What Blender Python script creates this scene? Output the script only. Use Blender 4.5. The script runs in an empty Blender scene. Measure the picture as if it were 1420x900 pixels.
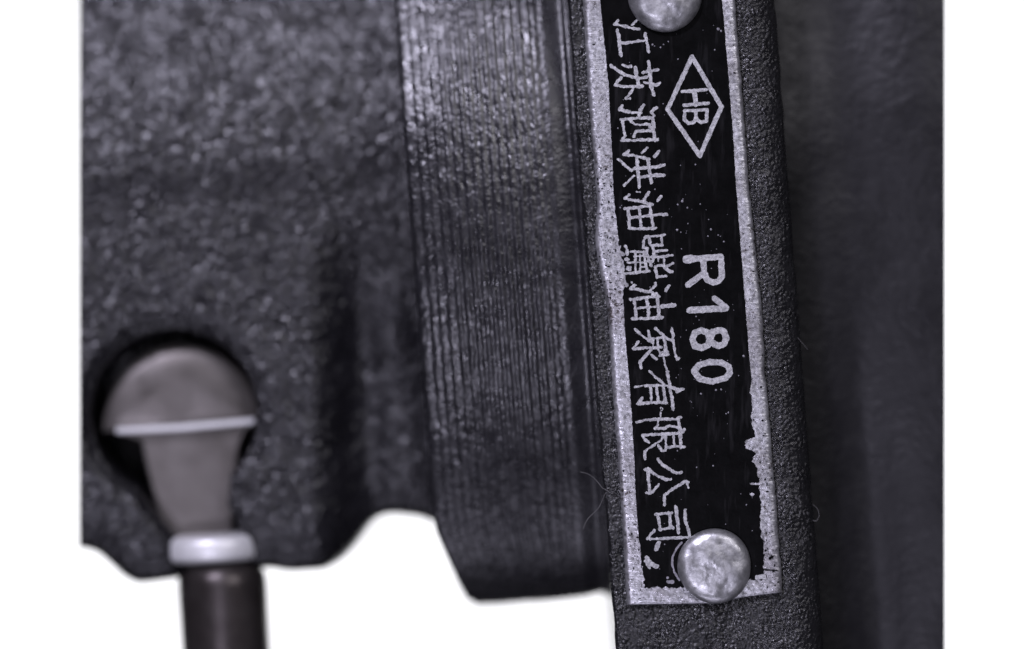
import bpy, math, numpy as np
from mathutils import Vector

# ------------------------------------------------------------------ camera, light, exposure
SC = bpy.context.scene
MM = 0.001
D = 400.0                      # camera to name plate, mm
PXMM = 20.0                    # photo pixels per mm at the plate
cam_d = bpy.data.cameras.new('camera')
cam = bpy.data.objects.new('camera', cam_d)
SC.collection.objects.link(cam)
cam.location = (0, -D * MM, 0)
cam.rotation_euler = (math.radians(90), 0, 0)
cam_d.sensor_width = 36.0
cam_d.lens = 36.0 * D / (1420 / PXMM)
cam_d.clip_start = 0.01
cam_d.clip_end = 20
cam_d.dof.use_dof = True
cam_d.dof.focus_distance = (D - 0.1) * MM
cam_d.dof.aperture_fstop = 8.0
SC.camera = cam

w = bpy.data.worlds.new('World')
SC.world = w
w.use_nodes = True
w.node_tree.nodes['Background'].inputs[0].default_value = (0.80, 0.78, 0.90, 1)
w.node_tree.nodes['Background'].inputs[1].default_value = 0.055


def lamp(name, loc, aim, sx, sy, power, col=(1, 1, 1)):
    l = bpy.data.lights.new(name, 'AREA')
    l.shape = 'RECTANGLE'
    l.size = sx * MM
    l.size_y = sy * MM
    l.energy = power
    l.color = col
    o = bpy.data.objects.new(name, l)
    SC.collection.objects.link(o)
    o.location = Vector(loc) * MM
    o.rotation_euler = (Vector(aim) * MM - o.location).to_track_quat('-Z', 'Y').to_euler()
    return o


COOL = (0.82, 0.79, 1.0)
lamp('key_softbox', (-150, -330, 262), (-5, 0, 0), 46, 40, 1.6, COOL)
lamp('added_front_fill', (215, -390, 210), (15, 0, 0), 220, 120, 0.56, (0.95, 0.92, 1.0))  # unseen fill, added to brighten the plate metal and right-facing sides
lamp('low_strip', (-70, -340, -125), (-5, 0, 0), 54, 24, 0.30, COOL)
lamp('added_low_fill', (-30, -120, -330), (-5, 5, 0), 220, 120, 0.20, COOL)  # unseen fill, added to lift the downward-facing surfaces
for nm, sx in (('added_backdrop_lamp_left', -1), ('added_backdrop_lamp_right', 1)):  # unseen lamps, added to bring the backdrop up to full white
    l = lamp(nm, (sx * 380, 300, 0), (sx * 60, 560, 0), 60, 300, 1.12)
    l.data.spread = math.radians(120)

SC.view_settings.view_transform = 'Standard'
SC.view_settings.look = 'None'
SC.view_settings.exposure = 0.0
SC.view_settings.gamma = 1.0
SC.view_settings.use_curve_mapping = False
SC.cycles.use_denoising = True
SC.cycles.max_bounces = 6

# ------------------------------------------------------------------ helpers
TH = math.radians(4.3)         # the pump leans this much in the picture
CT, ST = math.cos(TH), math.sin(TH)


def W(px, py, d, ref):
    """picture position at reference depth ref, standing at depth d -> metres"""
    k = (D + ref) / D / PXMM
    return np.stack([(px - 710) * k, d + 0 * px, (450 - py) * k], -1) * MM


def AB(a, b):
    """coordinates along the leaning pump -> picture position"""
    return 710 + (a - 710) * CT + (b - 450) * ST, 450 - (a - 710) * ST + (b - 450) * CT


def to_ab(px, py):
    return 710 + (px - 710) * CT - (py - 450) * ST, 450 + (px - 710) * ST + (py - 450) * CT


_tabs = {}


def vn(x, y, seed=0):
    """smooth value noise, -1..1"""
    if seed not in _tabs:
        _tabs[seed] = np.random.RandomState(seed + 11).rand(256, 256) * 2 - 1
    t = _tabs[seed]
    x = np.asarray(x, float) + 500
    y = np.asarray(y, float) + 500
    xi = np.floor(x).astype(int)
    yi = np.floor(y).astype(int)
    fx = x - xi
    fy = y - yi
    fx = fx * fx * fx * (fx * (fx * 6 - 15) + 10)
    fy = fy * fy * fy * (fy * (fy * 6 - 15) + 10)
    g = lambda i, j: t[(xi + i) % 256, (yi + j) % 256]
    return (g(0, 0) * (1 - fx) + g(1, 0) * fx) * (1 - fy) + (g(0, 1) * (1 - fx) + g(1, 1) * fx) * fy


def rot_vn(x, y, ang, sc, seed):
    c, s = math.cos(ang), math.sin(ang)
    return vn((x * c - y * s) / sc, (x * s + y * c) / sc, seed)


def smooth(e0, e1, x):
    t = np.clip((x - e0) / (e1 - e0), 0, 1)
    return t * t * (3 - 2 * t)


def pebble(x, y, sc, seed):
    """rounded grains about sc pixels across, 0..1"""
    r = np.random.RandomState(seed + 300)
    jx, jy, hh = r.rand(256, 256), r.rand(256, 256), r.rand(256, 256)
    x = np.asarray(x, float) / sc + 500
    y = np.asarray(y, float) / sc + 500
    xi = np.floor(x).astype(int)
    yi = np.floor(y).astype(int)
    best = np.zeros(x.shape)
    for i in (-1, 0, 1):
        for j in (-1, 0, 1):
            u, v = (xi + i) % 256, (yi + j) % 256
            d2 = (xi + i + jx[u, v] - x) ** 2 + (yi + j + jy[u, v] - y) ** 2
            best = np.maximum(best, (0.45 + 0.55 * hh[u, v]) * np.clip(1 - d2 / 0.95, 0, 1))
    return best


def cast(px, py, sc, amp, seed):
    return -amp * (0.9 * pebble(px, py, sc, seed) + 0.5 * pebble(px, py, sc * 0.55, seed + 1)
                   + 0.35 * rot_vn(px, py, 0.4, sc * 2.3, seed + 2) + 0.3 * rot_vn(px, py, 1.1, sc * 0.8, seed + 3) - 0.5)


BASE = Vector((W(np.array(965.), np.array(450.), 8, 0)[0], 0.010, -0.060))   # foot of the pump


def mesh_obj(name, V, F, mat, parent=None, smooth_sh=True, off=True):
    me = bpy.data.meshes.new(name)
    V = np.asarray(V, float).reshape(-1, 3)
    if off:
        V = V - np.array(BASE)
    me.from_pydata(V.tolist(), [], F if isinstance(F, list) else F.tolist())
    if smooth_sh:
        me.polygons.foreach_set('use_smooth', [True] * len(me.polygons))
    me.materials.append(mat)
    me.update()
    o = bpy.data.objects.new(name, me)
    SC.collection.objects.link(o)
    if parent is not None:
        o.parent = parent
    return o


def grid_faces(nr, nc, start=0):
    i = np.arange(nr - 1)[:, None] * nc + np.arange(nc - 1)[None, :] + start
    return np.stack([i, i + nc, i + nc + 1, i + 1], -1).reshape(-1, 4)


def grid_solid(name, G, back, mat, parent):
    """G[nr,nc,3]: front sheet seen from -Y, rows downwards. Closed with side walls to depth `back` (mm) and a back face."""
    nr, nc = G.shape[:2]
    V = G.reshape(-1, 3)
    F = grid_faces(nr, nc).tolist()
    rim = ([(0, j) for j in range(nc)] + [(i, nc - 1) for i in range(1, nr)]
           + [(nr - 1, j) for j in range(nc - 2, -1, -1)] + [(i, 0) for i in range(nr - 2, 0, -1)])
    ids = [i * nc + j for i, j in rim]
    n = len(V)
    B = V[ids].copy()
    B[:, 1] = back * MM
    V = np.concatenate([V, B])
    m = len(ids)
    for k in range(m):
        k2 = (k + 1) % m
        F.append([ids[k], ids[k2], n + k2, n + k])
    F.append([n + k for k in range(m)])
    o = mesh_obj(name, V, F, mat, parent)
    # crisp walls
    me = o.data
    nf = (nr - 1) * (nc - 1)
    sm = np.ones(len(me.polygons), bool)
    sm[nf:] = False
    me.polygons.foreach_set('use_smooth', sm)
    return o


# ------------------------------------------------------------------ materials
def new_mat(name):
    m = bpy.data.materials.new(name)
    m.use_nodes = True
    nt = m.node_tree
    return m, nt, nt.nodes['Principled BSDF']


def node(nt, t, **kw):
    n = nt.nodes.new(t)
    for k, v in kw.items():
        setattr(n, k, v)
    return n


def noise(nt, vec, scale, detail=3, rough=0.55):
    n = node(nt, 'ShaderNodeTexNoise')
    n.inputs['Scale'].default_value = scale
    n.inputs['Detail'].default_value = detail
    n.inputs['Roughness'].default_value = rough
    nt.links.new(vec, n.inputs['Vector'])
    return n.outputs['Fac']


def ramp(nt, fac, p0, p1, c0, c1):
    r = node(nt, 'ShaderNodeValToRGB')
    r.color_ramp.elements[0].position = p0
    r.color_ramp.elements[1].position = p1
    r.color_ramp.elements[0].color = (*c0, 1) if len(c0) == 3 else c0
    r.color_ramp.elements[1].color = (*c1, 1) if len(c1) == 3 else c1
    nt.links.new(fac, r.inputs['Fac'])
    return r.outputs['Color']


def bump(nt, h, dist, strength=1.0, prev=None):
    b = node(nt, 'ShaderNodeBump')
    b.inputs['Strength'].default_value = strength
    b.inputs['Distance'].default_value = dist
    nt.links.new(h, b.inputs['Height'])
    if prev is not None:
        nt.links.new(prev, b.inputs['Normal'])
    return b.outputs['Normal']


def painted_iron(name, c0, c1, r0, r1, fine, d_fine, spec=0.5, grain=2600, d_grain=0.00006, sink=0.25):
    m, nt, p = new_mat(name)
    tc = node(nt, 'ShaderNodeTexCoord').outputs['Object']
    nt.links.new(ramp(nt, noise(nt, tc, 420, 4), 0.35, 0.7, c0, c1), p.inputs['Base Color'])
    nt.links.new(ramp(nt, noise(nt, tc, 900, 3), 0.3, 0.7, (r0,) * 3, (r1,) * 3), p.inputs['Roughness'])
    p.inputs['Specular IOR Level'].default_value = spec
    vo = node(nt, 'ShaderNodeTexVoronoi', feature='SMOOTH_F1')
    vo.inputs['Scale'].default_value = grain
    vo.inputs['Smoothness'].default_value = 0.4
    # warp the cells so that no two grains look alike
    wn = node(nt, 'ShaderNodeTexNoise')
    wn.inputs['Scale'].default_value = grain * 0.6
    nt.links.new(tc, wn.inputs['Vector'])
    ma = node(nt, 'ShaderNodeVectorMath', operation='MULTIPLY_ADD')
    nt.links.new(wn.outputs['Color'], ma.inputs[0])
    ma.inputs[1].default_value = (0.6 / grain,) * 3
    nt.links.new(tc, ma.inputs[2])
    nt.links.new(ma.outputs[0], vo.inputs['Vector'])
    inv = node(nt, 'ShaderNodeMath', operation='SUBTRACT')
    inv.inputs[0].default_value = 1.0
    nt.links.new(vo.outputs['Distance'], inv.inputs[1])
    # grains stand out in places and sink under the paint in others
    gm = node(nt, 'ShaderNodeMath', operation='MULTIPLY')
    nt.links.new(inv.outputs[0], gm.inputs[0])
    nt.links.new(ramp(nt, noise(nt, tc, grain * 0.25, 2), 0.35, 0.65, (sink,) * 3, (1,) * 3), gm.inputs[1])
    n0 = bump(nt, gm.outputs[0], d_grain)
    nt.links.new(bump(nt, noise(nt, tc, fine, 3, 0.6), d_fine, 1, n0), p.inputs['Normal'])
    return m


M_CAST = painted_iron('black_cast_iron', (0.0078, 0.0074, 0.0090), (0.0145, 0.014, 0.0165), 0.17, 0.32, 3600, 0.00004, 0.5, 2700, 0.00015)
M_SIDE = painted_iron('shaded_black_casting', (0.0085, 0.0082, 0.0097), (0.013, 0.0127, 0.0145), 0.36, 0.48, 3000, 0.00001, 0.3, 1800, 0.00003)  # duller copy of the cast iron: the right side's shade in the material
M_FLANGE = painted_iron('black_painted_flange', (0.007, 0.007, 0.008), (0.014, 0.0138, 0.015), 0.15, 0.36, 5600, 0.00005, 0.5, 3900, 0.00014, 0.2)
M_BAND = painted_iron('turned_black_iron', (0.008, 0.0076, 0.0095), (0.0145, 0.014, 0.0172), 0.22, 0.38, 4200, 0.00003, 0.8, 3600, 0.00003)


nt = M_FLANGE.node_tree
p = nt.nodes['Principled BSDF']
tc = node(nt, 'ShaderNodeTexCoord').outputs['Object']
du = node(nt, 'ShaderNodeMath', operation='MULTIPLY_ADD')
nt.links.new(noise(nt, tc, 300, 3), du.inputs[0])
du.inputs[1].default_value = 0.5
nt.links.new(noise(nt, tc, 3300, 3, 0.7), du.inputs[2])
dm_ = node(nt, 'ShaderNodeMix', data_type='RGBA')
nt.links.new(ramp(nt, du.outputs[0], 0.88, 0.99, (0, 0, 0), (1, 1, 1)), dm_.inputs['Factor'])
nt.links.new(p.inputs['Base Color'].links[0].from_socket, dm_.inputs['A'])
dm_.inputs['B'].default_value = (0.10, 0.098, 0.10, 1)
nt.links.new(dm_.outputs['Result'], p.inputs['Base Color'])


def metal(name, c0, c1, r0, r1, scale, metallic=0.85, streak=None, bd=0.00002):
    m, nt, p = new_mat(name)
    tc = node(nt, 'ShaderNodeTexCoord').outputs['Object']
    nt.links.new(ramp(nt, noise(nt, tc, scale, 5, 0.65), 0.32, 0.68, c0, c1), p.inputs['Base Color'])
    nt.links.new(ramp(nt, noise(nt, tc, scale * 1.7, 3), 0.3, 0.7, (r0,) * 3, (r1,) * 3), p.inputs['Roughness'])
    p.inputs['Metallic'].default_value = metallic
    nrm = bump(nt, noise(nt, tc, scale * (2.2 if bd < 0.00003 else 1.0), 3, 0.6), bd)
    if streak:
        mp = node(nt, 'ShaderNodeMapping')
        mp.inputs['Rotation'].default_value = (0, TH, 0)
        mp.inputs['Scale'].default_value = streak
        nt.links.new(tc, mp.inputs['Vector'])
        nrm = bump(nt, noise(nt, mp.outputs['Vector'], 1.0, 3, 0.6), 0.00003, 1, nrm)
    nt.links.new(nrm, p.inputs['Normal'])
    return m


M_ALU = metal('worn_aluminium', (0.40, 0.40, 0.42), (0.76, 0.76, 0.79), 0.24, 0.50, 2600, 0.82, (420, 420, 4200), 0.000035)
nt = M_ALU.node_tree
p = nt.nodes['Principled BSDF']
tc = node(nt, 'ShaderNodeTexCoord').outputs['Object']
old = p.inputs['Base Color'].links[0].from_socket
mx = node(nt, 'ShaderNodeMix', data_type='RGBA')
zone = node(nt, 'ShaderNodeMath', operation='MULTIPLY_ADD')
nt.links.new(noise(nt, tc, 110, 2), zone.inputs[0])
zone.inputs[1].default_value = 0.60
nt.links.new(noise(nt, tc, 2800, 4, 0.75), zone.inputs[2])
nt.links.new(ramp(nt, zone.outputs[0], 0.90, 0.98, (0, 0, 0), (1, 1, 1)), mx.inputs['Factor'])
nt.links.new(old, mx.inputs['A'])
mx.inputs['B'].default_value = (0.13, 0.115, 0.11, 1)
mx2 = node(nt, 'ShaderNodeMix', data_type='RGBA')
mx2.blend_type = 'MULTIPLY'
nt.links.new(ramp(nt, noise(nt, tc, 260, 3, 0.6), 0.45, 0.72, (0, 0, 0), (1, 1, 1)), mx2.inputs['Factor'])
nt.links.new(mx.outputs['Result'], mx2.inputs['A'])
mx2.inputs['B'].default_value = (0.70, 0.68, 0.68, 1)
nt.links.new(mx2.outputs['Result'], p.inputs['Base Color'])
M_LETTER = metal('etched_aluminium_lettering', (0.24, 0.24, 0.25), (0.60, 0.60, 0.61), 0.40, 0.6, 5200, 0.65, None, 0.00004)
M_FAINT = metal('scuffed_grey_lettering', (0.16, 0.155, 0.17), (0.34, 0.33, 0.37), 0.45, 0.65, 3000, 0.5)
M_RIVET = metal('hammered_aluminium', (0.30, 0.30, 0.31), (0.60, 0.60, 0.61), 0.30, 0.50, 1300, 0.85, None, 0.00003)
M_STEEL = metal('grey_steel', (0.11, 0.100, 0.092), (0.20, 0.185, 0.175), 0.36, 0.55, 260, 0.75)
M_BRIGHT = metal('highlit_steel', (0.80, 0.80, 0.80), (0.88, 0.88, 0.88), 0.36, 0.5, 500, 0.4)  # near-white base: lamp shine on collar and ledge put into the colour
M_STEM = metal('dark_oxidised_steel', (0.055, 0.046, 0.044), (0.085, 0.075, 0.072), 0.30, 0.42, 500, 0.75)

M_FIELD, nt, p = new_mat('black_plate_enamel')
tc = node(nt, 'ShaderNodeTexCoord').outputs['Object']
nt.links.new(ramp(nt, noise(nt, tc, 700, 5, 0.7), 0.4, 0.75, (0.0015, 0.0015, 0.0016), (0.005, 0.0049, 0.0053)), p.inputs['Base Color'])
mp = node(nt, 'ShaderNodeMapping')
mp.inputs['Rotation'].default_value = (0, TH - 0.12, 0)
mp.inputs['Scale'].default_value = (1700, 1700, 260)
nt.links.new(tc, mp.inputs['Vector'])
scz = node(nt, 'ShaderNodeMath', operation='MULTIPLY_ADD')
nt.links.new(noise(nt, tc, 90, 2), scz.inputs[0])
scz.inputs[1].default_value = 0.5
nt.links.new(noise(nt, mp.outputs['Vector'], 1.0, 3, 0.6), scz.inputs[2])
scm = node(nt, 'ShaderNodeMix', data_type='RGBA')
nt.links.new(ramp(nt, scz.outputs[0], 0.82, 1.0, (0, 0, 0), (1, 1, 1)), scm.inputs['Factor'])
nt.links.new(p.inputs['Base Color'].links[0].from_socket, scm.inputs['A'])
scm.inputs['B'].default_value = (0.014, 0.0135, 0.0145, 1)
nt.links.new(scm.outputs['Result'], p.inputs['Base Color'])
p.inputs['Roughness'].default_value = 0.30
p.inputs['Specular IOR Level'].default_value = 0.12
nt.links.new(bump(nt, noise(nt, tc, 2500, 3), 0.000012), p.inputs['Normal'])

M_PAPER, nt, p = new_mat('white_paper')
tc = node(nt, 'ShaderNodeTexCoord').outputs['Object']
nt.links.new(ramp(nt, noise(nt, tc, 40, 2), 0.3, 0.7, (0.86, 0.86, 0.86), (0.9, 0.9, 0.9)), p.inputs['Base Color'])
p.inputs['Roughness'].default_value = 0.9
p.inputs['Specular IOR Level'].default_value = 0.1

M_FIBRE, nt, p = new_mat('pale_lint')
tc = node(nt, 'ShaderNodeTexCoord').outputs['Object']
nt.links.new(ramp(nt, noise(nt, tc, 900, 2), 0.3, 0.7, (0.08, 0.078, 0.08), (0.16, 0.155, 0.155)), p.inputs['Base Color'])
p.inputs['Roughness'].default_value = 0.7

# ------------------------------------------------------------------ backdrop (setting)
n = 13
xs = np.linspace(-0.34, 0.34, n)
zs = np.linspace(-0.20, 0.20, n)
X, Z = np.meshgrid(xs, zs)
Y = 0.56 - 0.05 * (X / 0.34) ** 2
bd = mesh_obj('backdrop', np.stack([X, Y, Z], -1), grid_faces(n, n), M_PAPER, None, True, False)
bd['kind'] = 'structure'
bd['label'] = 'plain white studio backdrop behind the pump'

# ------------------------------------------------------------------ the pump
pump = bpy.data.objects.new('fuel_injection_pump', None)
SC.collection.objects.link(pump)
pump.location = BASE
pump.empty_display_size = 0.01
pump['label'] = 'black cast iron fuel injection pump with riveted name plate and round control window'
pump['category'] = 'pump'

# ---- left housing with the round window
YB = np.array([(60, 752), (110, 753), (130, 758), (150, 775), (168, 793), (188, 803), (215, 800), (245, 796), (300, 790), (372, 781),
               (400, 786), (450, 783), (475, 769), (495, 748), (512, 719), (525, 706), (545, 703), (580, 707), (605, 717), (700, 724)], float)


def in_slot(px, py):
    """signed distance-like: >0 inside the window or its slot"""
    cx, cy, r = 240., 573., 117.
    d1 = r - np.hypot(px - cx, (py - cy))
    # slot sides narrowing downwards
    yl = np.array([560, 640, 700, 745, 800, 1000.])
    xl = np.array([135, 160, 205, 242, 264, 264.])
    xr = np.array([345, 322, 316, 338, 344, 344.])
    l = np.interp(py, yl, xl)
    rr = np.interp(py, yl, xr)
    d2 = np.minimum(np.minimum(px - l, rr - px), py - 575)
    return np.maximum(d1, d2)


pxs = np.arange(110, 668, 2.0)
vs = np.linspace(0, 1, 470)
yb = np.interp(pxs, YB[:, 0], YB[:, 1]) + 8 + 4 * smooth(490, 530, pxs)
yb = np.convolve(np.pad(yb, 4, 'edge'), np.ones(9) / 9, 'valid')
PX = np.repeat(pxs[None, :], len(vs), 0)
PY = -150 + (yb[None, :] - 24 + 150) * vs[:, None]
line = 260 - (PX - 110) * 0.085 + 4 * vn(PX / 60, 0 * PX, 5)
up = smooth(40, -30, PY - line)                     # 1 above the step
dz_up = (line - PY) / PXMM
dpt = 10.2 + 0.02 * np.abs(PY - 520) / PXMM
dpt = dpt * (1 - up) + up * (9.95 + 0.10 * np.maximum(dz_up, -1.5) + 0.013 * np.maximum(dz_up, 0) ** 2)
# step back towards the collar
a_, b_ = to_ab(PX, PY)
stepb = smooth(428, 515, PX - 0.02 * (PY - 500)) * smooth(250, 500, PY)
dpt += stepb * (2.8 - 0.8 * np.exp(-((a_ - 545) / 46) ** 2) + 0.2 * vn(PX / 45, PY / 60, 12))
# thickening round the window and softened lower edge
ins = in_slot(PX, PY)
dpt += (0.75 - 0.45 * smooth(240, 330, PX)) * smooth(-30, 2, ins) ** 2
dpt += smooth(0, 7, ins) * 10.0
rough = cast(PX, PY, 9.5, 0.15, 20) * (1 - 0.6 * smooth(yb[None, :] - 120, yb[None, :] - 50, PY)) * (0.45 + 0.55 * smooth(-20, 170, PY)) * (1 - smooth(0, 4, ins))
dpt += rough * (1 - 0.35 * stepb)
edge = np.clip((PY - (yb[None, :] - 70)) / 46, 0, 1)
dpt += 0.45 * edge ** 2
G = W(PX, PY, dpt, 10.2)
# rolled-under lip
lip = []
k = (D + 10.2) / D / PXMM
for t in np.linspace(0.12, 1, 10):
    an = t * math.pi / 2
    g = G[-1].copy()
    g[:, 2] -= 24 * k * MM * math.sin(an)
    g[:, 1] += 2.4 * MM * (1 - math.cos(an))
    lip.append(g)
G = np.concatenate([G, np.array(lip)])
d0 = G[:, 0, 1] / MM                                 # flat end face with a slight draft
G[:, 0, 0] = (110 - 710) / PXMM * (D + d0) / D * MM
housing = grid_solid('housing', G, 42, M_CAST, pump)
housing['label'] = 'rough cast housing with round window'

# ---- turned collar
A0, A1 = 581.0, 850.0
as_ = np.concatenate([[A0 + 0.0], np.arange(A0 + 2, 775, 1.6), np.arange(775, A1, 4)])
phis = np.radians(np.linspace(-78, 112, 520))        # 0 faces the camera, + downwards
R = 498.0
B0 = 335.0
AA, PH = np.meshgrid(as_, phis)
gro = 0.5 - 0.5 * np.cos((AA - 590) / 12.3 * 2 * np.pi + 0.12 * vn(AA / 40, PH * 3, 8))
gmask = smooth(588, 596, AA) * smooth(772, 764, AA)
rel = -gmask * gro * (0.45 + 0.55 * smooth(590, 700, AA)) * (0.085 + 0.02 * vn(AA / 12, PH * 14, 35))
rel -= 0.07 * np.exp(-((AA - 776) / 6) ** 2)
rel -= 0.30 * np.clip((AA - 782) / 30, 0, 1)
rel += 0.42 * np.exp(-((AA - 817) / 5.0) ** 2)
g_ = smooth(784, 770, AA)
BB = PH * 420
rel += (0.25 + 0.75 * g_) * (0.06 * pebble(AA, BB, 7.0, 36) * pebble(AA, BB, 23.0, 37) + 0.02 * vn(AA / 5, BB / 5, 32) + 0.015 * vn(AA / 2.6, BB / 3, 33))
rel += 0.06 * vn(AA / 80, PH * 6, 34)
rel -= 0.12 * np.clip(1 - (AA - A0) / 6, 0, 1) ** 2
rad = R / PXMM + rel
FLAT = 0.48                                           # oval section: shallower than tall
DBOT = 2.2 + R / PXMM * FLAT
sc = (D + DBOT) / D
bb_ = B0 + rad * np.sin(PH) * PXMM                   # the lower left corner is cut away
AA = AA + np.interp(bb_, [705, 722, 800, 822, 827], [0, 2, 28, 37, 46]) * np.clip(1 - (AA - A0) / 190, 0, 1)
AX0 = W(*AB(AA, B0 + 0 * AA), 0, 0)
AX4 = W(*AB(AA, B0 + 0 * AA), 0, 5)
P0 = W(*AB(AA, B0 + rad * np.sin(PH) * PXMM), 0, 0)
P = AX4 + (P0 - AX0) * sc
P[..., 1] = (2.2 + R / PXMM * FLAT - rad * np.cos(PH) * FLAT - rel * np.cos(PH) * (1 - FLAT) + 0.5 * 0.26 * np.maximum(770 - AA, 0) ** 2 / 180 / PXMM + 0.3) * MM
collar = grid_solid('collar', P, 40, M_BAND, pump)
collar['label'] = 'machined collar with fine turned ridges'

# ---- mounting flange that carries the plate
FA0, FA1 = 820.0, 1109.0
prof_a, prof_d = [], []
for t in np.linspace(0, 1, 9)[:-1]:                   # small left edge rounding
    an = t * math.pi / 2
    prof_a.append(FA0 + 6 * (1 - math.cos(an)))
    prof_d.append(0.30 * (1 - math.sin(an)))
fl = np.arange(FA0 + 6, FA1 - 44, 1.5)
prof_a += fl.tolist()
prof_d += [0.0] * len(fl)
for t in np.linspace(0, 1, 30):                       # broad right edge rounding
    an = t * math.pi / 2
    prof_a.append(FA1 - 44 + 44 * math.sin(an))
    prof_d.append(1.5 * (1 - math.cos(an)))
prof_a = np.array(prof_a)
prof_d = np.array(prof_d)
bs = np.concatenate([np.arange(-60, 980, 1.5), np.linspace(990, 1640, 30)])
FAg, FBg = np.meshgrid(prof_a, bs)
FD = np.repeat(prof_d[None, :], len(bs), 0) + 0.55
fade = smooth(985, 940, FBg)
FD += fade * (cast(FAg, FBg, 6.5, 0.050, 50) * (0.55 + 0.45 * smooth(1060, 850, FAg)) + 0.05 * vn(FAg / 34, FBg / 34, 54) + 0.012 * vn(FAg / 2.2, FBg / 2.2, 57))
px_, py_ = AB(FAg + 1.2 * vn(FBg / 30, FAg / 200, 58), FBg)
flange = grid_solid('mounting_flange', W(px_, py_, FD, 0), 30, M_FLANGE, pump)
flange['label'] = 'flat black flange edge carrying the name plate'

# ---- right-hand body, further back
rx = np.arange(1040, 1311, 2.0)
ry = np.linspace(-60, 960, 500)
RX, RY = np.meshgrid(rx, ry)
ra, rb = to_ab(RX, RY)
RD = 6.6 + 0.5 * np.exp(-((ra - 1180) / 40) ** 2) * smooth(380, 700, RY) - 0.5 * smooth(1190, 1310, ra)
RD += 1.2 * smooth(300, -60, RY) ** 2 + 0.10 * vn(RX / 90, RY / 110, 71) - 0.8 * smooth(1190, 1095, ra)
RD += cast(RX, RY, 15, 0.035, 73) * (0.3 + 0.7 * smooth(1120, 1260, RX) * smooth(700, 300, RY))
G = W(RX, RY, RD, 6.6)
d0 = G[:, -1, 1] / MM
G[:, -1, 0] = (1310 - 710) / PXMM * (D + d0) / D * MM
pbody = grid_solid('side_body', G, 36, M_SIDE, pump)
pbody['label'] = 'smooth casting beside the flange, shade put into its finish'


# ---- name plate -------------------------------------------------
def raster_mesh(name, field, x0, y0, step, depth, height, mat, parent, ref=0):
    """marching squares over field>0 (photo pixels); a raised layer with side walls"""
    ny, nx = field.shape
    V, vid = [], {}

    def key(i, j, e):                     # e 0: node, 1: edge to the right, 2: edge downwards
        kx = (i, j, e)
        if kx in vid:
            return vid[kx]
        f = field[i, j]
        if e == 0:
            x, y = j, i
        elif e == 1:
            x, y = j + f / (f - field[i, j + 1]), i
        else:
            x, y = j, i + f / (f - field[i + 1, j])
        vid[kx] = len(V)
        V.append((x0 + x * step, y0 + y * step))
        return vid[kx]

    ins = field > 0
    cells = np.argwhere(ins[:-1, :-1] | ins[1:, :-1] | ins[:-1, 1:] | ins[1:, 1:])
    F, walls = [], []
    for i, j in cells:
        c = [(i, j), (i, j + 1), (i + 1, j + 1), (i + 1, j)]
        b = [bool(ins[q]) for q in c]
        edges = [(i, j, 1), (i, j + 1, 2), (i + 1, j, 1), (i, j, 2)]
        if all(b):
            F.append([key(*q, 0) for q in c])
            continue
        if b in ([True, False, True, False], [False, True, False, True]):
            for q in range(4):
                if b[q]:
                    n_, p_ = key(*edges[q]), key(*edges[q - 1])
                    F.append([p_, key(*c[q], 0), n_])
                    walls.append((n_, p_))
            continue
        poly, cross = [], []
        for q in range(4):
            if b[q]:
                poly.append(key(*c[q], 0))
            if b[q] != b[(q + 1) % 4]:
                e = key(*edges[q])
                cross.append((e, b[q]))
                poly.append(e)
        F.append(poly)
        out = [e for e, was in cross if was][0]
        inn = [e for e, was in cross if not was][0]
        walls.append((out, inn))
    V = np.array(V)
    top = W(V[:, 0], V[:, 1], depth - height, ref)
    bot = W(V[:, 0], V[:, 1], depth, ref)
    n_ = len(V)
    F = [f[::-1] for f in F]
    for p_, q_ in walls:
        F.append([p_, q_, q_ + n_, p_ + n_])
    return mesh_obj(name, np.concatenate([top, bot]), F, mat, parent, False)


def seg_field(strokes, x0, y0, x1, y1, step, seed, rag=0.9):
    gx = np.arange(x0, x1, step)
    gy = np.arange(y0, y1, step)
    X, Y = np.meshgrid(gx, gy)
    f = np.full(X.shape, -1e3)
    for pts, wd in strokes:
        if len(pts) == 1:
            pts = [pts[0], (pts[0][0] + 0.01, pts[0][1])]
        for (ax, ay), (bx, by) in zip(pts[:-1], pts[1:]):
            vx, vy = bx - ax, by - ay
            L = vx * vx + vy * vy + 1e-9
            t = np.clip(((X - ax) * vx + (Y - ay) * vy) / L, 0, 1)
            f = np.maximum(f, wd / 2 - np.hypot(X - ax - t * vx, Y - ay - t * vy))
    f += rag * 0.6 * vn(X / 2.3, Y / 2.3, 90 + seed) + rag * 0.5 * vn(X / 5, Y / 5, 91 + seed)
    f[0], f[-1], f[:, 0], f[:, -1] = -1, -1, -1, -1
    return f, x0, y0


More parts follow.
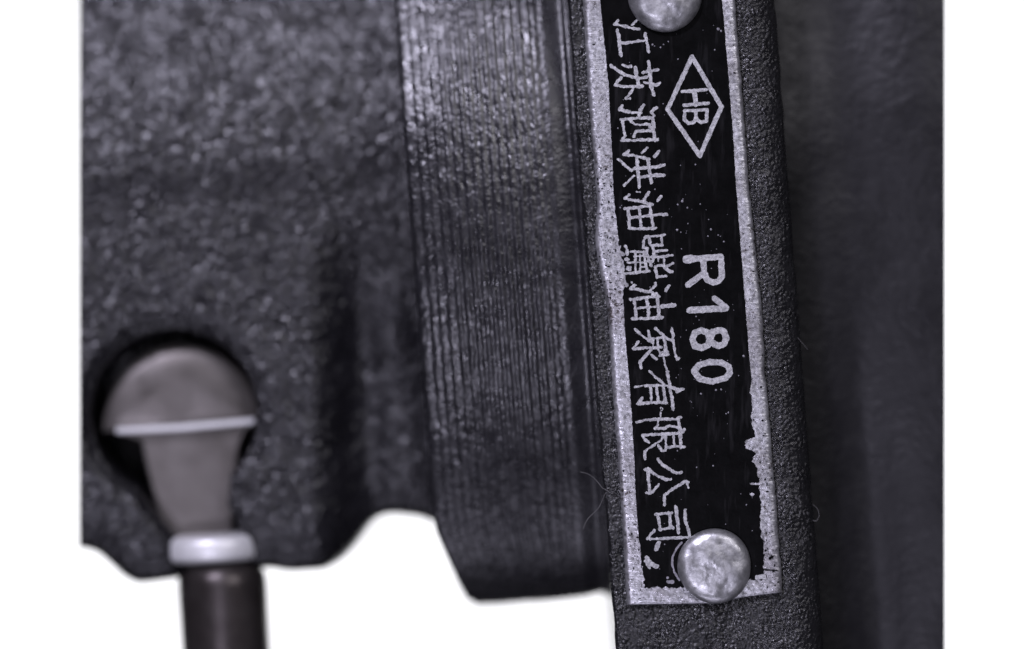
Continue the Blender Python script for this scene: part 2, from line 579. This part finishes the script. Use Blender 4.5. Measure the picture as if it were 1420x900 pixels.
OUT_L = [(808, -60), (808.5, 0), (815, 117), (824, 227), (827, 262), (828, 287), (826, 318), (825.5, 335), (833, 380), (841, 420), (844, 447), (851, 560),
         (860, 675), (869.5, 840)]
OUT_R = [(1012, -60), (1019, 0), (1028, 107), (1037, 237), (1044, 308), (1054.5, 407), (1057.5, 440), (1061, 520), (1066.5, 573), (1074.7, 675), (1082, 788), (1085, 822.7)]
OUT_B = [(869.5, 840), (930, 839), (983, 838), (1005, 835), (1026, 830), (1085, 822.7)]
IN_L = [(828, -60), (832, 0), (844, 117), (850, 237), (850.5, 268), (855, 308), (859, 340), (866, 372), (868, 390), (864, 407), (866, 450), (869, 488), (873, 533), (880, 637),
        (881, 677), (886, 748), (891, 790), (895, 816)]
IN_R = [(997, -60), (1001, 0), (1009, 91), (1017, 192), (1020, 250), (1028, 353), (1034.7, 440), (1040, 507), (1042, 525), (1040, 545), (1043, 562), (1042, 585), (1047, 598),
        (1047, 606), (1033, 611), (1034, 622), (1047, 627), (1042, 640), (1050, 649), (1053, 673), (1054.5, 715), (1058, 759), (1061, 800), (1062, 815)]


def at_y(poly, y):
    return np.interp(y, [q[1] for q in poly], [q[0] for q in poly])


def at_x(poly, x):
    return np.interp(x, [q[0] for q in poly], [q[1] for q in poly])


plate = bpy.data.objects.new('nameplate', None)
SC.collection.objects.link(plate)
plate.parent = pump
plate['label'] = 'long black and silver name plate riveted to the flange'

# the sheet: outline in rows, with rounded worn edges
ys = np.arange(-55, 841, 2.0)
rows = []
PT = 0.0                                              # face of the sheet (mm)
for y in ys:
    xl = at_y(OUT_L, y) + 0.7 * vn(y / 7, 3, 61)
    xr = at_y(OUT_R, y) + 0.7 * vn(y / 7, 9, 61)
    u = np.concatenate([[0, 0.0015, 0.006, 0.014, 0.028], np.linspace(0.05, 0.95, 60), [0.972, 0.986, 0.994, 0.9985, 1]])
    x = xl + (xr - xl) * u
    d = PT + 0.015 * vn(x / 30, 0 * x + y / 30, 62) + 0.010 * vn(x / 5, 0 * x + y / 4, 63)
    e = np.minimum(u, 1 - u) * (xr - xl)
    d = d + 0.22 * np.clip(1 - e / 5.5, 0, 1) ** 2
    yb_ = at_x(OUT_B, x)
    yy = y + (yb_ - 840) * smooth(640, 840, y) + 0 * x   # bottom edge follows its own slant
    d = d + 0.2 * np.clip(1 - (840 - y) / 4.0, 0, 1) ** 2
    rows.append(W(x, yy, d, 0))
sheet = grid_solid('sheet', np.array(rows), 0.62, M_ALU, plate)

# black enamel field with its ragged edges
gx = np.arange(820, 1075, 1.0)
gy = np.arange(-52, 822, 1.0)
X, Y = np.meshgrid(gx, gy)
yb_in = np.interp(X, [890, 941, 960, 1020, 1043, 1063], [814.5, 814.5, 812, 806, 804.5, 803.5])
f = np.minimum(np.minimum(X - at_y(IN_L, Y), at_y(IN_R, Y) - X), yb_in - Y)
rg = 0.5 + 1.6 * np.exp(-((Y - 360) / 50) ** 2) * (X < 950) + 1.4 * smooth(520, 560, Y) * (X > 950) + 1.5 * smooth(735, 790, Y)
f = f + rg * (0.7 * vn(X / 2.6, Y / 2.6, 64) + 0.8 * vn(X / 6, Y / 6, 65))
# worn spots where metal shows along the left at mid height and spurs at the right
for sx_, sy_, r_ in ((872, 372, 4), (869, 395, 3.5), (864, 352, 3), (1040, 671, 0), (876, 392, 2), (1043, 686, 3), (1036, 617, 3)):
    f = np.minimum(f, np.hypot(X - sx_, Y - sy_) - r_ + 1.0 * vn(X / 2.5, Y / 2.5, 66))
f = np.minimum(f, np.maximum(np.abs(Y - 671) - 1.6, 1040 - X) + 0.5 * vn(X / 2, Y / 2, 67))
f[0], f[-1], f[:, 0], f[:, -1] = -1, -1, -1, -1
field = raster_mesh('enamel_field', f, 820, -52, 1.0, PT - 0.008, 0.03, M_FIELD, plate)
LZ = PT - 0.040


def S(ox, oy, s, strokes, wk=1.0):
    return [([(ox + x / s, oy + y / s) for x, y in pts], wd / s * wk) for pts, wd in strokes]


def glyph(name, strokes, seed, mat=None, rag=0.9, label=None):
    allp = [q for pts, _ in strokes for q in pts]
    mw = max(wd for _, wd in strokes) / 2 + 4
    x0 = math.floor(min(q[0] for q in allp) - mw)
    x1 = max(q[0] for q in allp) + mw
    y0 = math.floor(min(q[1] for q in allp) - mw)
    y1 = max(q[1] for q in allp) + mw
    f, _, _ = seg_field(strokes, x0, y0, x1, y1, 0.8, seed, rag)
    o = raster_mesh(name, f, x0, y0, 0.8, LZ, 0.03, mat or M_LETTER, plate)
    if label:
        o['label'] = label
    return o


CH = [
    ('江', 840, 20, 12.86, [([(215, 105), (150, 180)], 58), ([(150, 175), (250, 195), (340, 215), (440, 240), (590, 262)], 52), ([(560, 100), (460, 190)], 50),
      ([(205, 275), (235, 400), (250, 560), (270, 740)], 65), ([(275, 515), (450, 495), (700, 465)], 55), ([(700, 335), (725, 450), (745, 560), (770, 670)], 65)]),
    ('苏', 840, 80, 11.25, [([(665, 60), (680, 180), (700, 300), (700, 420), (750, 585)], 60), ([(580, 235), (680, 205), (810, 185)], 48), ([(600, 385), (680, 400), (790, 430), (845, 395)], 48),
      ([(75, 118), (200, 210), (300, 265), (430, 305), (540, 320), (640, 305)], 52), ([(265, 110), (330, 135), (390, 138)], 48), ([(465, 150), (480, 300), (510, 400), (520, 460)], 58),
      ([(565, 445), (430, 450), (300, 455), (140, 430), (240, 310)], 52), ([(420, 490), (370, 570), (315, 635), (375, 635)], 46)]),
    ('泗', 845, 145, 13.85, [([(250, 20), (195, 100), (300, 120), (420, 150), (520, 150), (600, 160)], 66), ([(655, 15), (590, 110), (570, 200)], 74), ([(905, 55), (810, 140), (850, 210)], 60),
      ([(215, 290), (400, 270), (600, 258), (840, 255)], 62), ([(235, 290), (270, 450), (300, 600), (240, 695)], 62), ([(240, 690), (420, 690), (620, 680), (930, 672)], 64),
      ([(830, 250), (850, 450), (870, 690)], 70), ([(470, 380), (620, 388), (780, 375)], 46), ([(400, 300), (480, 370)], 56), ([(780, 430), (820, 450)], 76),
      ([(470, 620), (500, 525), (620, 508), (800, 502)], 68)]),
    ('洪', 845, 200, 7.2, [([(190, 68), (145, 105), (230, 110), (300, 125), (395, 150)], 34), ([(375, 38), (325, 85)], 30), ([(498, 68), (450, 122)], 32), ([(275, 130), (285, 250), (300, 428)], 38),
      ([(385, 150), (400, 260), (420, 388)], 38), ([(250, 240), (400, 235), (470, 225), (545, 207)], 34), ([(310, 330), (420, 315), (548, 305)], 38), ([(88, 152), (160, 215), (220, 268)], 28),
      ([(243, 317), (190, 370), (148, 413)], 30)]),
    ('油', 845, 200, 7.2, [([(195, 508), (155, 540), (250, 560), (330, 575), (430, 605)], 34), ([(395, 478), (350, 553)], 30), ([(515, 523), (482, 568)], 34), ([(270, 473), (308, 478)], 16),
      ([(152, 645), (280, 630), (410, 615)], 34), ([(185, 640), (195, 740), (200, 838)], 34), ([(300, 640), (310, 740), (315, 845)], 32), ([(400, 592), (420, 720), (440, 838)], 36),
      ([(200, 735), (330, 722), (440, 708), (575, 700)], 30), ([(195, 838), (320, 845), (465, 835)], 32)]),
    ('嘴', 850, 320, 12, [([(505, 290), (515, 150), (545, 95), (680, 90), (800, 85), (860, 68)], 44), ([(805, 80), (815, 240)], 52), ([(600, 110), (620, 240), (820, 242)], 52),
      ([(500, 280), (570, 290), (560, 380), (600, 500), (640, 580)], 56), ([(655, 250), (680, 330), (690, 450), (640, 520)], 54), ([(690, 345), (900, 322)], 50), ([(640, 440), (820, 430), (975, 405)], 54),
      ([(580, 500), (620, 540)], 52), ([(750, 440), (750, 505)], 38), ([(850, 470), (850, 575)], 42), ([(740, 580), (820, 572), (870, 600), (995, 543)], 46), ([(860, 600), (930, 675), (985, 685)], 52),
      ([(705, 600), (730, 765), (880, 752)], 58), ([(205, 255), (240, 320), (232, 385)], 54), ([(300, 345), (480, 352)], 40), ([(375, 355), (375, 700)], 46), ([(515, 350), (540, 540), (565, 660)], 46),
      ([(350, 430), (510, 415)], 32), ([(245, 530), (400, 525), (540, 530)], 36), ([(212, 470), (250, 480)], 50), ([(205, 712), (400, 695), (600, 672)], 50), ([(450, 400), (455, 660)], 32),
      ([(455, 598), (540, 598)], 24)]),
    ('油', 860, 380, 12, [([(240, 185), (170, 248), (300, 255), (400, 285), (540, 300)], 58), ([(590, 145), (590, 190), (510, 260)], 54), ([(812, 198), (748, 285)], 54), ([(545, 340), (640, 370)], 64),
      ([(170, 425), (300, 410), (450, 390), (640, 372)], 56), ([(232, 430), (255, 560), (270, 735)], 56), ([(440, 400), (465, 560), (470, 735)], 60), ([(595, 325), (630, 480), (650, 735)], 64),
      ([(285, 570), (450, 548), (650, 540)], 44), ([(690, 535), (800, 530), (900, 515)], 78), ([(205, 745), (450, 740), (705, 722)], 54)]),
    ('泵', 860, 445, 6.67, [([(480, 72), (490, 180), (505, 290), (525, 355), (545, 345)], 30), ([(325, 70), (380, 120), (440, 165), (490, 190)], 28), ([(137, 77), (200, 135), (290, 195)], 27),
      ([(262, 95), (270, 150)], 32), ([(290, 165), (340, 160), (400, 150)], 25), ([(400, 130), (415, 220), (425, 315)], 31), ([(345, 160), (350, 250), (370, 310)], 27), ([(310, 185), (300, 250)], 20),
      ([(362, 322), (448, 310)], 30), ([(390, 292), (440, 290)], 26), ([(165, 193), (122, 258), (220, 250), (380, 245)], 29), ([(280, 270), (230, 330), (182, 380), (190, 438)], 31),
      ([(290, 312), (335, 353)], 27), ([(400, 330), (415, 400), (430, 450)], 15)]),
    ('有', 860, 445, 6.67, [([(435, 465), (455, 580), (475, 700), (490, 818)], 35), ([(270, 468), (340, 530), (410, 590)], 26), ([(140, 610), (203, 600)], 23), ([(228, 600), (330, 595), (460, 600)], 26),
      ([(450, 610), (500, 625), (550, 640)], 36), ([(522, 652), (575, 628)], 36), ([(275, 600), (290, 750)], 29), ([(335, 600), (350, 750)], 29), ([(395, 600), (420, 755)], 31),
      ([(205, 713), (158, 768), (260, 755), (425, 755)], 30), ([(380, 802), (382, 818)], 20), ([(372, 842), (374, 890)], 16)]),
    ('限', 865, 560, 11.25, [([(205, 288), (350, 250), (550, 240), (800, 240), (888, 203)], 50), ([(850, 230), (870, 350), (890, 450)], 58), ([(530, 260), (530, 340), (485, 385), (640, 385), (710, 342), (800, 360), (850, 370)], 48),
      ([(948, 395), (920, 440), (780, 465), (640, 470), (450, 480), (292, 490)], 48), ([(292, 490), (330, 560), (398, 608)], 46), ([(620, 500), (580, 570), (470, 640), (380, 700), (328, 740), (330, 865)], 44),
      ([(530, 640), (590, 728), (650, 728), (660, 690)], 46), ([(650, 520), (660, 690), (800, 660), (945, 670)], 46), ([(780, 500), (790, 640)], 44), ([(880, 470), (890, 685)], 54), ([(598, 78), (590, 95)], 34)]),
    ('公', 870, 625, 11.25, [([(472, 132), (540, 210), (640, 280), (770, 352), (845, 337)], 45), ([(275, 300), (320, 272), (400, 350), (500, 410), (600, 450), (675, 446)], 50), ([(310, 300), (330, 450), (350, 640)], 55),
      ([(295, 660), (370, 668), (430, 600), (488, 522)], 40), ([(945, 482), (890, 482), (780, 550), (660, 630), (572, 700), (580, 845)], 46), ([(920, 500), (953, 578)], 22)]),
    ('司', 870, 695, 7.5, [([(292, 140), (460, 117)], 30), ([(312, 140), (345, 298)], 35), ([(432, 120), (455, 280)], 36), ([(330, 290), (475, 280)], 30), ([(505, 60), (520, 200), (535, 325)], 38),
      ([(600, 92), (600, 200), (630, 280), (650, 365)], 34), ([(283, 302), (205, 388), (300, 395), (450, 385), (620, 375)], 32)]),
]
for i, (nm, ox, oy, s, st) in enumerate(CH):
    o = glyph('character', S(ox, oy, s, st, 0.88), i * 3, rag=1.15)
    o['label'] = 'raised silver character ' + nm

EM = S(910, 60, 5.29, [([(262, 100), (82, 485), (320, 825), (478, 465), (262, 100)], 33)])
glyph('diamond_emblem', EM, 60, rag=0.7, label='silver diamond outline round the letters HB')
glyph('letter', S(910, 60, 5.29, [([(190, 355), (368, 340)], 24), ([(203, 455), (383, 440)], 24), ([(280, 350), (290, 450)], 34)]), 61, rag=0.6, label='silver letter H in the diamond')
glyph('letter', S(910, 60, 5.29, [([(210, 495), (205, 560), (235, 588), (280, 578), (290, 545)], 25), ([(290, 500), (295, 560), (330, 582), (368, 568), (372, 490)], 25), ([(205, 496), (372, 487)], 22)]), 62,
      rag=0.6, label='silver letter B in the diamond')
BIG = 'large silver %s of R180'
glyph('letter', S(930, 340, 8.18, [([(180, 162), (230, 155)], 92), ([(180, 162), (400, 145), (572, 132)], 70), ([(570, 130), (580, 360), (540, 410), (480, 425), (410, 390), (380, 300), (370, 180)], 68),
                                   ([(370, 320), (280, 390), (197, 450)], 70)]), 63, rag=0.7, label=BIG % 'letter R')
glyph('digit', S(930, 340, 8.18, [([(215, 740), (400, 727), (620, 718)], 76), ([(630, 712), (570, 660), (500, 605)], 68)]), 64, rag=0.7, label=BIG % 'digit 1')
glyph('digit', S(930, 440, 8.18, [([(248, 250), (275, 175), (350, 148), (420, 175), (446, 250), (420, 320), (350, 348), (275, 325), (248, 250)], 72),
                                  ([(450, 240), (480, 165), (540, 147), (600, 155), (632, 240), (600, 305), (540, 325), (470, 290)], 72)]), 65, rag=0.7, label=BIG % 'digit 8')
glyph('digit', S(930, 440, 8.18, [([(265, 610), (320, 540), (440, 507), (580, 513), (660, 560), (670, 630), (620, 690), (470, 727), (330, 700), (265, 610)], 70)]), 66, rag=0.7, label=BIG % 'digit 0')

# scuffs and specks in the enamel
glyph('scuff_mark', S(870, 695, 7.5, [([(565, 430), (510, 490), (470, 580), (465, 650), (490, 740), (540, 820)], 20)]), 70, M_FAINT, 0.5, 'faint curved scuff beside the lower rivet')
glyph('worn_spot', S(870, 695, 7.5, [([(325, 440), (300, 495)], 50)]), 71, None, 1.2)
glyph('worn_spot', S(870, 695, 7.5, [([(205, 595), (235, 645), (300, 680)], 50), ([(185, 622), (230, 690)], 30)]), 72, None, 1.2)
glyph('worn_spot', S(870, 695, 7.5, [([(425, 840), (470, 840)], 34), ([(418, 795)], 26)]), 73, M_FAINT, 1.0)
glyph('worn_spot', S(780, 660, 3.737, [([(1010, 525), (1045, 520)], 24)]), 74, None, 1.2)
glyph('nick', [([(1059, 790), (1070, 790.5), (1079, 791)], 1.5)], 75, M_FIELD, 0.4, 'thin dark nick across the lower right border')
glyph('nick', [([(1068, 774), (1071, 772)], 4.0)], 76, M_FIELD, 0.6, 'small dark pit in the lower right border')
rs = np.random.RandomState(4)
spots = [(946, 279, 3), (940, 284, 2.5), (953, 288, 2.5), (947, 276, 2), (939, 319, 3), (944, 322, 2.2), (954, 310, 2), (986, 318, 2.8), (996, 326, 2), (971, 283, 2), (993, 541, 2.6), (1000, 540, 2.4),
         (972, 546, 2.2), (1031, 494, 3), (945, 345, 1.6), (991, 69, 2.2), (996, 40, 3.5), (1000, 43, 3), (916, 66, 2.4), (920, 62, 2), (905, 62, 2.5), (908, 64, 2), (940, 82, 2), (857, 178, 2),
         (1035, 700, 2), (989, 646, 2.2), (1010, 572, 2.4), (1007, 574, 2), (860, 288, 2.4), (862, 285, 1.6)]
for q in range(130):
    y = rs.uniform(0, 800)
    x = rs.uniform(at_y(IN_L, y) + 8, at_y(IN_R, y) - 8)
    spots.append((x, y, rs.choice([1.0, 1.3, 1.6, 2.0], p=[.4, .3, .2, .1])))
V, F = [], []
for q, (x, y, r_) in enumerate(spots):
    m_ = 6
    b_ = len(V)
    an0 = rs.uniform(0, 6)
    for t in range(m_):
        rr_ = r_ * 0.55 * rs.uniform(0.7, 1.25)
        V.append(W(np.array(x + rr_ * math.cos(an0 + t * math.tau / m_)), np.array(y + rr_ * math.sin(an0 + t * math.tau / m_)), LZ - 0.004 - 0.0004 * (q % 9), 0))
    c_ = len(V)
    V.append(W(np.array(x), np.array(y), LZ - 0.03, 0))
    for t in range(m_):
        F.append([b_ + t, b_ + (t + 1) % m_, c_])
sp = mesh_obj('enamel_specks', np.array(V), F, M_FAINT, plate, False)
sp['kind'] = 'stuff'
sp['label'] = 'tiny pale specks over the black enamel'


# dark pits eaten into the silver border
pits = []
for n_, (ya, yb2), side in ((150, (225, 425), 'L'), (45, (720, 832), 'L'), (14, (20, 225), 'L'), (14, (425, 720), 'L'), (22, (300, 640), 'R'), (60, (640, 815), 'R'), (8, (0, 300), 'R')):
    for q in range(n_):
        y = rs.uniform(ya, yb2)
        x0_, x1_ = (at_y(OUT_L, y) + 2.5, at_y(IN_L, y) - 0.5) if side == 'L' else (at_y(IN_R, y) + 0.5, at_y(OUT_R, y) - 2.5)
        pits.append((rs.uniform(x0_, x1_), y, rs.choice([0.7, 1.0, 1.5, 2.1], p=[.4, .3, .2, .1])))
V, F = [], []
for q, (x, y, r_) in enumerate(pits):
    b_ = len(V)
    an0 = rs.uniform(0, 6)
    ex = rs.uniform(0.6, 1.7)
    for t in range(7):
        rr_ = r_ * 0.75 * rs.uniform(0.6, 1.3)
        V.append(W(np.array(x + rr_ * ex * math.cos(an0 + t * math.tau / 7)), np.array(y + rr_ / ex * math.sin(an0 + t * math.tau / 7)), PT - 0.030 - 0.0004 * (q % 9), 0))
    F.append([b_ + t for t in range(7)])
pt_ = mesh_obj('border_pits', np.array(V), F, M_FIELD, plate, False)
pt_['kind'] = 'stuff'
pt_['label'] = 'small dark pits in the worn silver border'


# ---- rivets
def rivet(cx, cy, r, h, seed, flat, label, tilt=(0, 0)):
    nr, na = 46, 112
    V, F = [], []
    for i in range(nr):
        u = i / (nr - 1)
        for j in range(na):
            an = j * math.tau / na
            rr = r * u * (1 + 0.012 * math.sin(2 * an + seed) + 0.010 * math.sin(3 * an + 2 * seed))
            x, y = cx + rr * math.cos(an), cy + rr * math.sin(an)
            dome = math.sqrt(max(0, 1 - (u * 0.985) ** 2.6))
            fl_ = flat + 0.07 * float(vn(x / 24, y / 24, seed + 5))
            dm = -math.log(math.exp(-dome * 11) + math.exp(-(fl_ + 0.06 * (dome - fl_)) * 11)) / 11 + 0.063
            hgt = h * dm
            lo = float(vn(x / 19, y / 19, seed)) * 0.046 + float(vn(x / 7, y / 7, seed + 1)) * 0.010 + float(vn(x / 2.6, y / 2.6, seed + 2)) * 0.003
            hgt += lo * (1 - float(smooth(0.80, 0.98, u))) + ((x - cx) * tilt[0] + (y - cy) * tilt[1]) / PXMM * (1 - u * u)
            V.append(W(np.array(x), np.array(y), PT - hgt - 0.02, 0))
    for j in range(na):                               # skirt down to the plate
        V.append(V[(nr - 1) * na + j] + np.array([0, 0.10 * MM + 0.0, 0]))
    for i in range(nr):
        for j in range(na):
            a0, a1 = i * na + j, i * na + (j + 1) % na
            F.append([a0, a1, a1 + na, a0 + na])
    o = mesh_obj('rivet', np.array(V), F, M_RIVET, pump)
    o['label'] = label
    return o


rivet(990.5, 784.5, 51.5, 1.15, 131, 0.72, 'domed silver rivet at the lower end of the name plate')
rivet(922, -6, 51, 1.25, 140, 0.86, 'domed silver rivet at the upper end of the name plate')

# ---- control pin in the window
HD = 12.9


def prism(name, outline, d0, d1, mat, parent, bev=0.0, ref=None, dome=0.0):
    """extruded outline (photo pixels), front at depth d0, back at d1, with a bevelled front edge"""
    ref = d0 if ref is None else ref
    o_ = np.array(outline, float)
    c_ = o_.mean(0)
    n_ = len(o_)
    inner = o_.copy()
    for k in range(n_):
        e1 = o_[k] - o_[k - 1]
        e2 = o_[(k + 1) % n_] - o_[k]
        nn = np.array([e1[1], -e1[0]]) / (np.hypot(*e1) + 1e-9) + np.array([e2[1], -e2[0]]) / (np.hypot(*e2) + 1e-9)
        nn /= np.hypot(*nn) + 1e-9
        if np.dot(nn, c_ - o_[k]) < 0:
            nn = -nn
        inner[k] = o_[k] + nn * bev * PXMM
    rings = [0.0, 0.25, 0.5, 0.75, 1.0] if dome else [1.0]
    V, F = [], []
    for t in rings:
        q = c_ + (inner - c_) * t
        V.append(W(q[:, 0], q[:, 1], d0 - dome * (1 - t * t), ref))
    V.append(W(o_[:, 0], o_[:, 1], d0 + bev * 0.8, ref))
    V.append(W(o_[:, 0], o_[:, 1], d1, ref))
    L = len(V)
    V = np.concatenate(V)
    if not dome:
        F.append(list(range(n_))[::-1])
    F.append([(L - 1) * n_ + k for k in range(n_)])
    for l in range(L - 1):
        for k in range(n_):
            k2 = (k + 1) % n_
            F.append([l * n_ + k, l * n_ + k2, (l + 1) * n_ + k2, (l + 1) * n_ + k])
    return mesh_obj(name, V, F, mat, parent, bool(dome))


pin = bpy.data.objects.new('control_pin', None)
SC.collection.objects.link(pin)
pin.parent = pump
pin['label'] = 'grey steel control pin hanging through the round window'
tl = -0.055
half = [(249 + 107 * math.cos(t), 588 - 110 * math.sin(t) + tl * 104 * math.cos(t)) for t in np.linspace(-0.05, math.pi + 0.05, 40)]
prism('head', half, HD + 0.3, HD + 4, M_STEEL, pin, 0.1, HD, 0.4)
neck = [(160, 600), (250, 594), (352, 586), (338, 600), (330, 620), (326, 650), (322, 690), (320, 720), (322, 748), (240, 752), (224, 719), (210, 676), (202, 640), (196, 612)]
prism('neck', neck, HD + 0.3, HD + 5, M_STEEL, pin, 0.12, HD)
led = [(160, 593), (250, 589), (353, 580), (353, 588), (250, 597), (161, 602)]
prism('ledge', led, HD - 0.75, HD + 0.4, M_BRIGHT, pin, 0.15)


def lathe(name, prof, cx, d, mat, parent, lean=0.0, ref=None):
    """prof: (y picture px, radius px); round about an upright axis at picture x=cx (leaning), depth d of the axis"""
    ref = d if ref is None else ref
    na = 64
    V, F = [], []
    k_ = (D + ref) / D / PXMM
    for y, r_ in prof:
        for j in range(na):
            an = j * math.tau / na
            px = cx + lean * (y - 780) + r_ * math.cos(an)
            v = W(np.array(px), np.array(float(y) - 0.055 * r_ * math.cos(an)), 0, ref)
            v[1] = (d + r_ * k_ * math.sin(an)) * MM
            V.append(v)
    for i in range(len(prof) - 1):
        for j in range(na):
            a0, a1 = i * na + j, i * na + (j + 1) % na
            F.append([a0, a0 + na, a1 + na, a1])
    F.append(list(range(na)))
    F.append([(len(prof) - 1) * na + j for j in range(na)][::-1])
    return mesh_obj(name, np.array(V), F, mat, parent)


lathe('bright_collar', [(741, 30), (741, 56), (743, 64), (747, 68.5), (752, 70), (760, 70.5), (768, 70), (773, 68.5), (776, 64), (778, 56), (781, 30)], 297, HD, M_BRIGHT, pin, 0.04)
lathe('stem', [(780, 30), (782, 48), (790, 56), (800, 60.5), (812, 61.5), (830, 61.5), (1000, 60), (1300, 59), (1640, 59), (1640, 10)], 306.5, HD, M_STEM, pin, 0.06)


# ------------------------------------------------------------------ loose lint
def fibre(pts, d, r, label):
    pts = np.array(pts, float)
    t = np.linspace(0, 1, len(pts))
    tt = np.linspace(0, 1, 40)
    # Catmull-Rom style smoothing
    x = np.interp(tt, t, pts[:, 0])
    y = np.interp(tt, t, pts[:, 1])
    for _ in range(6):
        x[1:-1] = (x[:-2] + 2 * x[1:-1] + x[2:]) / 4
        y[1:-1] = (y[:-2] + 2 * y[1:-1] + y[2:]) / 4
    dd = np.interp(tt, np.linspace(0, 1, len(d)), d)
    c = W(x, y, 0, 0)
    c[:, 1] = dd * MM
    V, F = [], []
    na = 6
    for k in range(40):
        tan = c[min(k + 1, 39)] - c[max(k - 1, 0)]
        tan /= np.linalg.norm(tan)
        u = np.cross(tan, [0, 1, 0])
        u /= np.linalg.norm(u) + 1e-12
        v = np.cross(tan, u)
        rr = r * MM * (1 if 0 < k < 39 else 0.2)
        for j in range(na):
            an = j * math.tau / na
            V.append(c[k] + rr * (u * math.cos(an) + v * math.sin(an)))
    for k in range(39):
        for j in range(na):
            F.append([k * na + j, k * na + (j + 1) % na, (k + 1) * na + (j + 1) % na, (k + 1) * na + j])
    V = np.array(V)
    base = V.mean(0)
    o = mesh_obj('lint_fibre', V - base, F, M_FIBRE, None, True, False)
    o.location = base
    o['label'] = label
    o['category'] = 'fibre'
    o['group'] = 'loose lint fibres'
    return o


fibre([(804, 655), (815, 657), (824, 663), (831, 671), (835, 677), (846, 682)], (1.2, 0.9, 0.5, 0.45), 0.020, 'upper curl of pale lint at the flange edge beside the collar')
fibre([(840, 683), (836, 693), (830, 706), (816, 719), (812, 726), (809, 735)], (0.5, 0.9, 1.3), 0.020, 'drooping lower strand of pale lint hanging in front of the collar')
fibre([(1031, 132), (1036, 126), (1042, 124), (1057, 123), (1067, 128), (1073, 136)], (0.42, 0.3, 0.3, 0.55), 0.020, 'pale arched fibre on the flange right of the diamond emblem')
fibre([(1128, 700), (1135, 706), (1138, 716), (1134, 724), (1127, 722)], (0.9, 1.2, 1.5, 1.7), 0.020, 'tiny looped fibre on the flange right edge near the lower rivet')
fibre([(1107, 468), (1114, 476), (1122, 485)], (0.9, 1.2, 1.7), 0.020, 'short straight fibre on the flange right edge level with R180')
